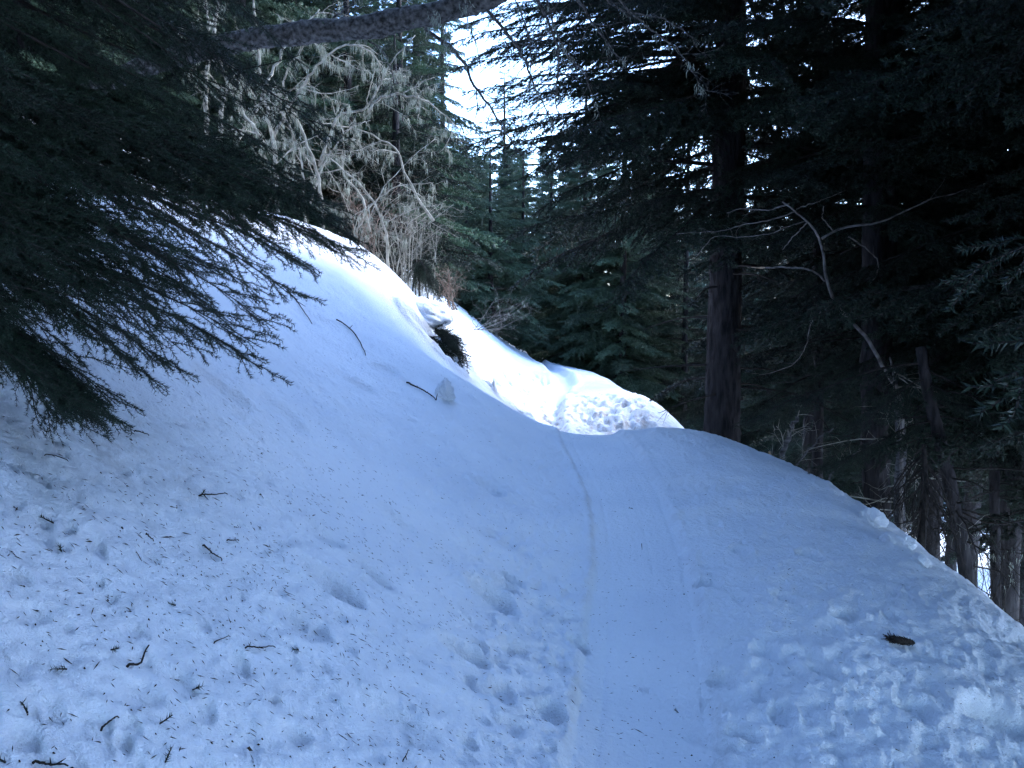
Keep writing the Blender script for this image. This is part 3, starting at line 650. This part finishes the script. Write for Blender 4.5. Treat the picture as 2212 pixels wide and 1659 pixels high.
# leafless brushwood at the slope edge
GB = 'bare brushwood along the edge of the slope'
BR = [('fine mauve brown brushwood fan at the slope edge under the crooked tree', 850, 18.5, 16, (820, 960, 380, 540), .016, M_pale),
      ('thicket of thin brown shoots above the snow edge', 800, 18, 14, (730, 860, 400, 500), .015, M_brown),
      ('dead brown brushwood sticking out over the snow left of the far trail', 960, 22, 10, (920, 1010, 540, 640), .022, M_brown),
      ('low mauve twiggy bush leaning right above the far snow', 1010, 27, 9, (1060, 1150, 630, 690), .012, M_dim),
      ('dark twiggy brush at the right edge below the snow rim, against bright snow', 2170, 10, 14, (2090, 2260, 1120, 1290), .010, M_wood_dark),
      ('dark twiggy brush beyond the rim left of the leaning dark trunk', 1990, 10.5, 12, (1900, 2060, 1050, 1190), .010, M_wood_dark),
      ('bare twiggy bush in front of the bluish spruce', 900, 19.5, 12, (880, 1000, 430, 560), .016, M_pale)]
for i, (lb, u, Y, n, (u0, u1, v0, v1), r, m) in enumerate(BR):
    rg = random.Random(400 + i); g = onground(u, Y)
    st = [[(g[0] + rg.uniform(-.4, .4), g[1] + rg.uniform(-.3, .3), g[2])] + A([((u + u0) / 2 + rg.uniform(-20, 60), (v0 + v1) / 2 + rg.uniform(-30, 60)), (rg.uniform(u0, u1), rg.uniform(v0, v1))], Y, Y + rg.uniform(-1, 1)) for _ in range(n)]
    bare_tree('bare_bush', g[0], g[1], lb, GB, st, 420 + i, m=m, r=r, twn=6, twl=.9, depth=1, lic=1, catg='bush', lichen_len=.1)

# leaning grey trunk overhead, with its hanging limbs
def leaning_tree():
    pts = A([(150,215),(330,135),(540,84),(650,72),(780,60),(900,38),(1000,14),(1100,-25),(1300,-130),(1600,-330)], 7.4, 6.8)
    g = at(60, 260, 7.6); gz = ground(g[0], g[1]); base = (g[0], g[1], gz - .2)
    pts = [np.array(base)] + pts; rg = np.random.default_rng(77)
    t = thing('leaning_tree', (g[0], g[1], gz), 'grey mossy trunk leaning across the top of the view from the left slope', 'tree')
    root = (g[0], g[1], gz)
    P = resample(pts, 60); P[1:-1] += rg.standard_normal((58, 3)) * .006
    tb = TB(); tb.tube(resample(P, 200), np.interp(np.linspace(0, 1, 200), [0, .1, .5, .8, 1], [.14, .078, .098, .09, .05]) * (1 + .05 * np.sin(np.arange(200) * .31) + .03 * rg.standard_normal(200)), 18, 0, .035, rg)
    mo = TB()
    for i in range(500):
        k = rg.integers(6, 50); q = P[k] + (P[k + 1] - P[k]) * rg.random() + unit(rg.standard_normal(3) * [1, 1, .5] + [0, 0, .5]) * .092
        wv = unit(rg.standard_normal(3)) * .008; mo.add(np.array([q - wv, q + wv, q + rg.standard_normal(3) * .018]), [[0, 1, 2]])
    tag(obj('moss', mo.build('moss', [M_need_light], False, root), t), None, kind='stuff')
    obj('trunk', tb.build('trunk', [M_bark_grey], True, root), t)
    lb = TB(); add_lichen(lb, P[15:45], 70, rg, .07)
    for pp, Y, r in [([(1039,5),(1095,72),(1128,115),(1154,184),(1193,263)], 7.2, .017), ([(1147,-30),(1190,59),(1207,115),(1203,184),(1200,237),(1226,273)], 7.4, .016),
                  ([(905,35),(937,82),(996,115),(1012,165),(1045,211),(1088,280),(1121,329)], 7.6, .020), ([(925,30),(953,43),(973,92),(976,132)], 6.6, .006), ([(1000,10),(1029,99),(1045,165)], 6.6, .007),
                  ([(1170,-40),(1210,99),(1253,145),(1272,184),(1292,243)], 7.8, .012), ([(1200,-60),(1246,0),(1292,66),(1325,115),(1351,138)], 7.2, .017), ([(1100,-30),(1140,60),(1150,150),(1120,260),(1150,330)], 8, .009),
                  ([(660,72),(720,40),(770,0),(800,-60)], 7.3, .014), ([(760,60),(830,110),(850,170),(840,220)], 7.6, .010), ([(1230,-90),(1400,60),(1470,110),(1520,200)], 7.5, .012), ([(1240,-80),(1330,20),(1440,40),(1510,90)], 7.7, .012), ([(980,20),(960,-40),(940,-90)], 7, .01)]:
        Q = resample(A(pp, Y, Y + .4), 22); Q[1:-1] += rg.standard_normal((20, 3)) * .008; b = TB()
        Q = np.concatenate([P[np.argmin(np.linalg.norm(P - Q[0], axis=1))][None], Q])
        b.tube(Q, np.linspace(r, r * .35, len(Q)), 7, 0, .04, rg); twigs(b, Q, r * .6, rg, 9, .45, 1, 0, -.05)
        add_lichen(lb, Q, 10, rg, .07); obj('branch', b.build('branch', [M_bark_grey], True, root), t)
    tag(obj('lichen', lb.build('lichen', [M_lichen], False, root), t), None, kind='stuff')
leaning_tree()

# thin pale dead tree at the right, drawn limb by limb
def dead_tree():
    Y = 9.5; b = at(1960, 900, Y); g = (b[0], b[1], ground(b[0], b[1])); rg = np.random.default_rng(5)
    t = thing('dead_tree', g, 'thin pale dead tree with one long curved limb rising to the right', 'tree')
    def part(nm, pts, r, r1, y0=Y, y1=Y, m=M_dim, tw=0):
        P = resample(A(pts, y0, y1), 24); P[1:-1] += rg.standard_normal((22, 3)) * .004
        tb = TB(); tb.tube(P, np.linspace(r, r1, 24), 8, 0, .04, rg)
        if tw: twigs(tb, P, r * .6, rg, tw, .3, 0, 0)
        return obj(nm, tb.build(nm, [m], True, g), t)
    P0 = [np.array(g) - [0, 0, .2]] + A([(1950,860),(1905,790),(1880,735),(1835,690),(1800,655),(1783,600),(1775,525),(1765,498),(1740,476),(1715,455),(1690,436)], Y)
    tb = TB(); P = resample(P0, 50); P[1:-1] += rg.standard_normal((48, 3)) * .004; tb.tube(P, np.interp(np.linspace(0, 1, 50), [0, .5, .75, 1], [.024, .022, .019, .009]), 9, 0, .04, rg)
    obj('trunk', tb.build('trunk', [M_dim], True, g), t)
    part('branch', [(1775,515),(1795,500),(1830,488),(1900,482),(1960,455),(2010,430),(2080,412),(2140,395),(2185,368)], .015, .003, m=M_dim, tw=4)
    o = part('branch', [(1782,607),(1765,590),(1740,580),(1690,577),(1650,578)], .012, .009)
    tb = TB(); q = resample(A([(1652,578),(1636,579),(1622,577)], Y), 5); tb.tube(q, [.009, .010, .008, .005, .002], 7, 0, .2, rg); obj('broken_end', tb.build('broken_end', [M_break], False, g), t)
    part('branch', [(1800,655),(1765,680),(1748,700),(1745,740),(1725,780),(1690,800),(1640,810)], .007, .003, tw=3)
    part('branch', [(1720,456),(1690,468),(1650,478),(1600,486),(1560,500),(1510,502),(1460,505)], .007, .002, Y, Y - .4, tw=5)
    part('branch', [(1740,478),(1700,490),(1650,510),(1600,512),(1540,508),(1500,560)], .006, .002, Y, Y + .4, tw=5)
    part('branch', [(1720,452),(1780,430),(1830,410)], .007, .002, Y, Y + .2, tw=2)
    part('branch', [(1745,480),(1715,510),(1690,540)], .009, .004)
    part('branch', [(1705,440),(1660,455),(1600,450),(1570,460)], .009, .003, tw=3)
    part('branch', [(1832,512),(1870,535),(1897,560),(1897,590),(1880,612)], .009, .004)
    part('branch', [(1800,500),(1775,470),(1780,445)], .008, .004)
dead_tree()
# more pale thin limbs low in the right wood
GD = 'small broken birches beyond the snow rim'
for i, (lb, pts, Y, r, m) in enumerate([
    ('snapped pale birch stub with splintered top standing beyond the snow rim', [(1672,1040),(1690,985),(1702,945),(1722,900)], 10.5, .05, M_birch),
    ('short broken stub left of the snapped birch', [(1658,1030),(1662,975)], 10.2, .028, M_break),
    ('thin silvery limb slanting right beyond the snow rim', [(1680,1060),(1735,985),(1775,945),(1800,925)], 10.5, .018, M_birch),
    ('slim leaning birch sapling beside the dark trunk', [(1770,1100),(1790,1030),(1850,980),(1905,920)], 11.5, .018, M_birch)]):
    g = at(*pts[0], Y); gz = ground(g[0], g[1]); rg = np.random.default_rng(i)
    t = thing('birch_snag', (g[0], g[1], gz), lb, 'dead tree', GD); tb = TB(); P = resample([np.array([g[0], g[1], gz - .1])] + A(pts, Y), 22); P[1:-1] += rg.standard_normal((20, 3)) * .012
    tb.tube(P, np.linspace(r, r * .5, 22), 8, 0, .10, rg); obj('trunk', tb.build('trunk', [m], True, (g[0], g[1], gz)), t)
    b = TB(); twigs(b, P[8:], r * .35, rg, 7, .35, 1); obj('twigs', b.build('twigs', [M_pale], False, (g[0], g[1], gz)), t)

# slim trunks down the bank on the right
GT = 'slim trunks below the snow rim on the right'
for i, (lb, nm, pts, Y, r, m) in enumerate([
    ('pale broken birch trunk between the dark trunk and the drooping dead boughs', 'birch_tree', [(1945,1200),(1942,1080),(1948,960),(1940,880),(1934,820),(1922,770)], 9.6, .065, M_birch),
    ('dark broken slim trunk leaning left above the lower right rim', 'spruce_tree', [(2100,1330),(2078,1180),(2045,1010),(2010,870),(1996,800),(1988,750)], 8.6, .075, M_bark),
    ('thin dark upright trunk near the right edge, in front of bright snow', 'spruce_tree', [(2152,1320),(2150,1200),(2148,1040),(2150,900),(2155,600),(2160,-200)], 10.5, .06, M_bark),
    ('slender dark trunk just right of the broken birch', 'spruce_tree', [(1768,1150),(1765,1000),(1770,850),(1765,500),(1770,-200)], 13, .075, M_bark),
    ('dark trunk left of the pale birch, thick and straight', 'spruce_tree', [(1893,1200),(1893,1000),(1885,800),(1890,500),(1895,-300)], 10.8, .16, M_bark)]):
    g = at(*pts[0], Y); gz = ground(g[0], g[1]); root = (g[0], g[1], gz); t = thing(nm, root, lb, 'tree', GT); rg = np.random.default_rng(60 + i)
    pp = [np.array([g[0], g[1], gz - .3])] + A(pts, Y); tb = trunk_mesh(pp, [r * 1.15, r, r * .9, r * (.7 if m is M_bark else .12)], m, 12, i, .05, 50); obj('trunk', tb.build('trunk', [m], True, root), t)
    P = resample(pp, 60)
    for q in range(26):
        k = rg.integers(6, 58); a = rg.uniform(0, 6.28); l = rg.uniform(.4, 1.5); b = TB()
        Q = wander(P[k], [math.cos(a), math.sin(a), rg.uniform(-.4, .2)], l, 8, rg, .12, -.03); b.tube(Q, np.linspace(.011, .003, 9), 4); twigs(b, Q, .006, rg, 5, .4, 0, 0, -.05)
        obj('dead_branch', b.build('dead_branch', [M_wood_dark if m is M_bark else M_pale], False, root), t)
    if m is M_bark:
        rr2 = random.Random(i)
        for q in range(22):
            k = rr2.randint(14, 58); a = rr2.uniform(0, 6.28); l = rr2.uniform(.9, 2.2); tip = P[k] + np.array([math.cos(a) * l, math.sin(a) * l, -.35 * l])
            if tip[2] - gz > 1.6: put_bough(t, P[k], tip, rr2.choice(MID), rr2.uniform(-.4, .4), 1, 3.0, root)

# drooping dead boughs over the lower right rim
def dead_boughs():
    b = at(1985, 1200, 7.9); g = (b[0], b[1], ground(b[0], b[1])); rg = np.random.default_rng(15)
    t = thing('dead_conifer', g, 'dark drooping dead conifer hanging over the lower right snow rim', 'tree')
    top = at(1995, 960, 8.2) - g
    tb = TB(); tb.tube(resample([(0, 0, -.2), top * .5 + [.05, 0, 0], top], 12), np.linspace(.05, .02, 12), 7, 0, .05, rg); obj('trunk', tb.build('trunk', [M_wood_dark], True), t)
    for i in range(30):
        f = rg.uniform(.3, 1); s = top * f; a = rg.uniform(0, 6.28); b2 = TB()
        P = wander(s, [math.cos(a) * .8, math.sin(a) * .8, -.7], rg.uniform(.5, 1.1), 9, rg, .1, -.16); b2.tube(P, np.linspace(.010, .003, 10), 4)
        twigs(b2, P, .006, rg, 12, .28, 0, 0, -.25); obj('branch', b2.build('branch', [M_wood_dark], False), t)
dead_boughs()

# ------------------------------------------------------------------ snow lip, hollow and the half-buried saplings
def blob(name, center, size, seed, label, cat, rot=0, mats=M_snow, sub=48, amp=.16, under=.55):
    rg = np.random.default_rng(seed); th = np.linspace(0, math.pi, sub); ph = np.linspace(0, 2 * math.pi, sub * 2, endpoint=False)
    T, Pp = np.meshgrid(th, ph, indexing='ij'); n = np.stack([np.sin(T) * np.cos(Pp), np.sin(T) * np.sin(Pp), np.cos(T)], -1)
    d = 1 + amp * 1.6 * fbm(n[...,0] * 1.6 + n[...,2] + seed, n[...,1] * 1.6 - n[...,2] * 1.3, seed, 4) + amp * .35 * vnoise(n[...,0] * 9 + 3 * n[...,2], n[...,1] * 9 + 5 * n[...,2], seed + 9)
    V = n * d[...,None]; V[...,2] = np.where(V[...,2] < 0, V[...,2] * under, V[...,2])
    V = V * np.array(size); c, s = math.cos(rot), math.sin(rot); V = np.stack([V[...,0] * c - V[...,1] * s, V[...,0] * s + V[...,1] * c, V[...,2]], -1)
    i, j = np.meshgrid(np.arange(sub - 1), np.arange(sub * 2), indexing='ij'); j2 = (j + 1) % (sub * 2); w2 = sub * 2
    Fq = np.stack([i * w2 + j, (i + 1) * w2 + j, (i + 1) * w2 + j2, i * w2 + j2], -1).reshape(-1, 4)
    return tag(obj(name, mesh_np(name, V.reshape(-1, 3), Fq, [mats], smooth=True), None, center), label, cat)
c = at(900, 690, 14.55)
blob('snow_lip', c, (.62, .95, .36), 4, 'rounded overhanging lip of snow above the dark hollow', 'snow lip', rot=.15, under=.8, amp=.22)
p = hit(962, 858); blob('snow_chunk', (p[0], p[1], p[2] + .03), (.09, .10, .15), 6, 'upright white snow chunk at the end of a dark stick', 'snow chunk', amp=.42, sub=44)
for i, (u, v, sz, lb) in enumerate([(1878, 1108, .10, 'knobbly snow clod on the rim beside the thick dark trunk'), (1945, 1168, .12, 'rounded snow clod on the rim below the pale birch'), (1990, 1205, .07, 'small snow clod on the rim under the drooping dead conifer')]):
    p = hit(u, v + 14); gz = float((Hs([p[0]], [p[1]]) + detail(np.array([p[0]]), np.array([p[1]])))[0])
    blob('snow_clod', (p[0], p[1], gz - sz * .15), (sz * 1.1, sz, sz * .85), 40 + i, lb, 'snow clod', amp=.45, sub=44)
def sapling(u, v, Y, aims, label, meshes, nat, seed, dark=False):
    g = at(u, v, Y); gz = ground(g[0], g[1]); root = (g[0], g[1], min(gz, g[2])); rg = random.Random(seed)
    t = thing('spruce_sapling', root, label, 'sapling'); q = TB(); q.tube(resample([(0, 0, -.2), (g[0] - root[0], g[1] - root[1], g[2] - root[2])], 5), [.03, .025, .02, .02, .012], 6); obj('trunk', q.build('trunk', [M_wood_dark], True), t)
    for (uu, vv, YY) in aims:
        tip = at(uu, vv, YY); put_bough(t, g, tip, rg.choice(meshes), rg.uniform(-1, 1), rg.uniform(1.0, 1.9), nat, root)
rg = random.Random(2)
sapling(925, 716, 14.0, [(rg.uniform(932, 1004), rg.uniform(732, 806), 13.4 + rg.uniform(-.4, .4)) for _ in range(80)] + [(1005,755,13.6),(1000,770,13.6),(985,782,13.7),(975,795,13.6)], 'dark spruce sapling drooping out of the hollow under the snow lip', MID, 3.0, 1)  # sapling boughs packed dense, standing in for the hollow's shadow as well
sapling(905, 560, 16.5, [(rg.uniform(868, 950), 648 + rg.uniform(-30, 14), 16.3 + rg.uniform(-.4, .6)) for _ in range(11)], 'small spruce sapling drooping over the snow edge above the lip', MID, 3.0, 2)

# ------------------------------------------------------------------ things lying on the snow
def surf(u, v, up=0.0):
    p = hit(u, v); x, y = np.array([p[0]]), np.array([p[1]]); z = Hs(x, y) + detail(x, y); return np.array([p[0], p[1], z[0] + up])
GS = 'fallen sticks on the snow'
STK = [('long curved dark twig on the slope below the snow lip', [(727,693),(760,715),(775,735),(790,770)], .011, [(757,712,762,702)]),
       ('dark forked twig standing at the tips of the spruce boughs', [(610,616),(640,652),(674,698)], .011, [(640,652,660,662), (640,652,640,676)]),
       ('dark stick pointing at the white snow chunk', [(878,827),(905,842),(922,850),(942,866)], .014, [(942,868,945,850)]),
       ('short twig with a tuft of needles, left of centre on the slope', [(430,1078),(460,1076),(492,1074)], .005, [(430,1078,440,1072), (440,1077,452,1082)]),
       ('straight twig slanting down right in the left foreground', [(438,1176),(460,1195),(480,1212)], .005, [(450,1187,452,1197)]),
       ('thick dark stick slanting up right in the lower left foreground', [(275,1447),(303,1425),(322,1402)], .0055, []),
       ('thin barbed twig lying level in the lower left foreground', [(530,1411),(560,1406),(595,1402)], .004, [(560,1406,570,1401)]),
       ('short bent stick near the bottom left', [(217,1565),(240,1560),(257,1551)], .004, []),
       ('bristly twig at the bottom left corner', [(70,1636),(105,1643),(147,1652)], .0045, [(120,1646,142,1638), (100,1642,108,1636)]),
       ('small twig under the lowest spruce bough', [(290,937),(305,942),(322,947)], .005, []),
       ('needled twig below the dark boughs at far left', [(96,990),(118,995),(148,1003)], .003, [(110,993,120,988)]),
       ('short stick left of the straight twig', [(316,1158),(325,1166),(332,1170)], .004, []),
       ('short bar of twig with an upright spur on the slope', [(490,1170),(502,1172),(516,1172)], .004, [(506,1171,508,1160)]),
       ('short upright twig in the hollow beside the left trail edge', [(1178,878),(1170,872)], .008, []),
       ('small stick lying in the trail near the crest', [(1386,1168),(1387,1180)], .004, []),
       ('thin stick in the lower left, pointing up right', [(462,1392),(480,1388),(498,1386)], .003, []),
       ('dark bent twig at the bottom edge left of the trail', [(870,1652),(876,1645),(884,1634)], .003, [(876,1645,882,1650)])]
for i, (lb, pts, r, tw) in enumerate(STK):
    P = np.array([surf(u, v, r * .8) for u, v in pts]); root = P[0].copy(); rg = np.random.default_rng(500 + i); n = 14
    Q = resample(P - root, n); Q[1:-1, 2] += .004 + .5 * r; Q[1:-1] += rg.standard_normal((n - 2, 3)) * r * .15
    tb = TB(); r *= .72; tb.tube(Q, np.linspace(r, r * .5, n), 7, 0, .05, rg)
    for a in tw:
        s = Q[np.argmin(np.linalg.norm(Q - (surf(a[0], a[1]) - root), axis=1))]; e = at(a[2], a[3], surf(a[0], a[1])[1]) - root; tb.tube(resample([s, e], 4), [r * .7, r * .5, r * .4, r * .2], 5)
    for j in range(4):
        k = rg.integers(1, n - 1); tb.tube(resample([Q[k], Q[k] + unit(rg.standard_normal(3) * [1, 1, .3] + [0, 0, .4]) * r * 2.6], 3), [r * .4, r * .25, r * .1], 4)
    tag(obj('fallen_stick', tb.build('stick', [M_stick], True), None, root), lb, 'stick', GS)
GN = 'shed spruce tips on the snow'
TIPS = [('spruce tip at the bottom edge, spiky and dark', 357, 1648, .042), ('spruce tip above the thick dark stick', 240, 1409, .035), ('spruce tip between the bent stick and the bottom edge', 345, 1573, .034),
        ('spruce tip in the left shade of the slope', 116, 1131, .05), ('dark spruce tip at the lower left edge', 60, 1548, .034), ('spruce tip in the bottom left corner', 12, 1636, .036),
        ('pale spruce tip below the barbed twig', 415, 1487, .028), ('small dark tuft left of the thick stick', 145, 1452, .034), ('dark tuft under the lowest spruce bough', 286, 957, .06),
        ('little tuft in the middle left foreground', 645, 1410, .026), ('tuft at the root of the short needled twig', 432, 1078, .05), ('small dark tuft in the middle of the trail', 1367, 1094, .035),
        ('needle tuft low on the trail', 1466, 1528, .022), ('small dark scrap left of the straight twig', 133, 1189, .03), ('tiny dark tuft at the lower left, beside bare needles', 380, 1310, .02)]
for i, (lb, u, v, s) in enumerate(TIPS):
    root = surf(u, v, .004); rg = np.random.default_rng(700 + i); tb = TB(); a = rg.uniform(0, 6.28); d = np.array([math.cos(a), math.sin(a), .35])
    tb.tube([np.zeros(3), d * s * .5, d * s * 1.0], [.0022, .002, .001], 5)
    S = np.array([np.zeros(3), d * s * .4]); E = np.array([d * s * .4, d * s]); needles(tb, S, E, 26 / s, .016, .0011, rg, 1)
    tag(obj('spruce_tip', tb.build('tip', [M_stick, M_need_dark]), None, root), lb, 'spruce tip', GN)
# the dark furry cone on the right
def cone():
    a = surf(1915, 1390); b = surf(1975, 1398); root = (a + b) / 2 + [0, 0, .022]; d = b - a; L = np.linalg.norm(d); rg = np.random.default_rng(3)
    t = thing('chewed_cone', root, 'dark shaggy chewed spruce cone lying alone on the right of the slope', 'cone')
    x = d / L; tb = TB(); n = 14; s = np.linspace(-.5, .5, n); tb.tube(s[:,None] * x[None] * L, .020 * np.sqrt(np.clip(1 - (s * 1.9) ** 2, .02, 1)), 10, 0, .12, rg); obj('core', tb.build('core', [M_stick], True), t)
    sc = TB()
    for i in range(240):
        f = rg.uniform(-.48, .5); a_ = rg.uniform(0, 6.28); y = unit(np.cross([0, 0, 1.0], x)); z = np.cross(x, y); q = y * math.cos(a_) + z * math.sin(a_); rad = .019 * math.sqrt(max(.05, 1 - (f * 1.9) ** 2))
        p = x * f * L + q * rad; e = p + (q * .8 - x * .8 + rg.standard_normal(3) * .3) * rg.uniform(.006, .014) * (1.8 if f < -.3 else 1); w_ = unit(np.cross(q, x)) * .003
        sc.add(np.array([p - w_, p + w_, e + w_ * .7, e - w_ * .7]), [[0, 1, 2], [0, 2, 3]])
    tag(obj('scales', sc.build('scales', [M_litter]), t), None, kind='stuff')
cone()
# shed needles and bark crumbs: uncountable
def litter():
    rg = np.random.default_rng(21); n = 9000; pts = []
    x = rg.uniform(-4, 3.6, n * 9); y = rg.uniform(.9, 10.5, n * 9)
    dens = 1.0 * np.exp(-(((x + 1.0) / .95) ** 2 + ((y - 2.4) / 1.6) ** 2)) + .30 * np.exp(-(((x + .4) / 1.2) ** 2 + ((y - 4.0) / 2.0) ** 2)) + .09 * np.exp(-((y - 3) / 4) ** 2) + .02
    dens *= .45 + 1.3 * np.clip(fbm(x * 3, y * 3, 91, 3) + .4, 0, 1)
    k = rg.random(len(x)) < dens * .50; x = x[k]; y = y[k]; n = len(x); z = Hs(x, y) + detail(x, y)
    a = rg.uniform(0, math.pi, n); kind = rg.random(n)
    l = np.where(kind < .78, rg.uniform(.006, .0135, n), rg.uniform(.0015, .004, n)); w_ = np.where(kind < .78, .0011, l * .7) * rg.uniform(.8, 1.5, n)
    big_ = rg.random(n) < .04; l = np.where(big_, l * 2.2, l); w_ = np.where(big_, w_ * 1.6, w_)
    e = .05; gx = (Hs(x + e, y) - Hs(x - e, y)) / (2 * e); gy = (Hs(x, y + e) - Hs(x, y - e)) / (2 * e)
    D = np.stack([np.cos(a), np.sin(a), gx * np.cos(a) + gy * np.sin(a) + rg.normal(0, .15, n)], 1); Sv = np.stack([-np.sin(a), np.cos(a), -gx * np.sin(a) + gy * np.cos(a)], 1)
    P = np.stack([x, y, z + .0012], 1); up = np.array([0, 0, 1.0])
    V = np.stack([P - D * l[:,None], P + Sv * w_[:,None], P + D * l[:,None], P - Sv * w_[:,None], P + up * (w_ * 1.4)[:,None]], 1).reshape(-1, 3)
    b = np.arange(n)[:,None] * 5; Fc = np.concatenate([b + np.array([0, 3, 4]), b + np.array([3, 2, 4]), b + np.array([2, 1, 4]), b + np.array([1, 0, 4])])
    tag(obj('needle_litter', mesh_np('litter', V, Fc, [M_litter])), 'scatter of shed needles and bark crumbs on the snow, thickest at lower left', 'needle litter', kind='stuff')
litter()
bpy.context.view_layer.update()
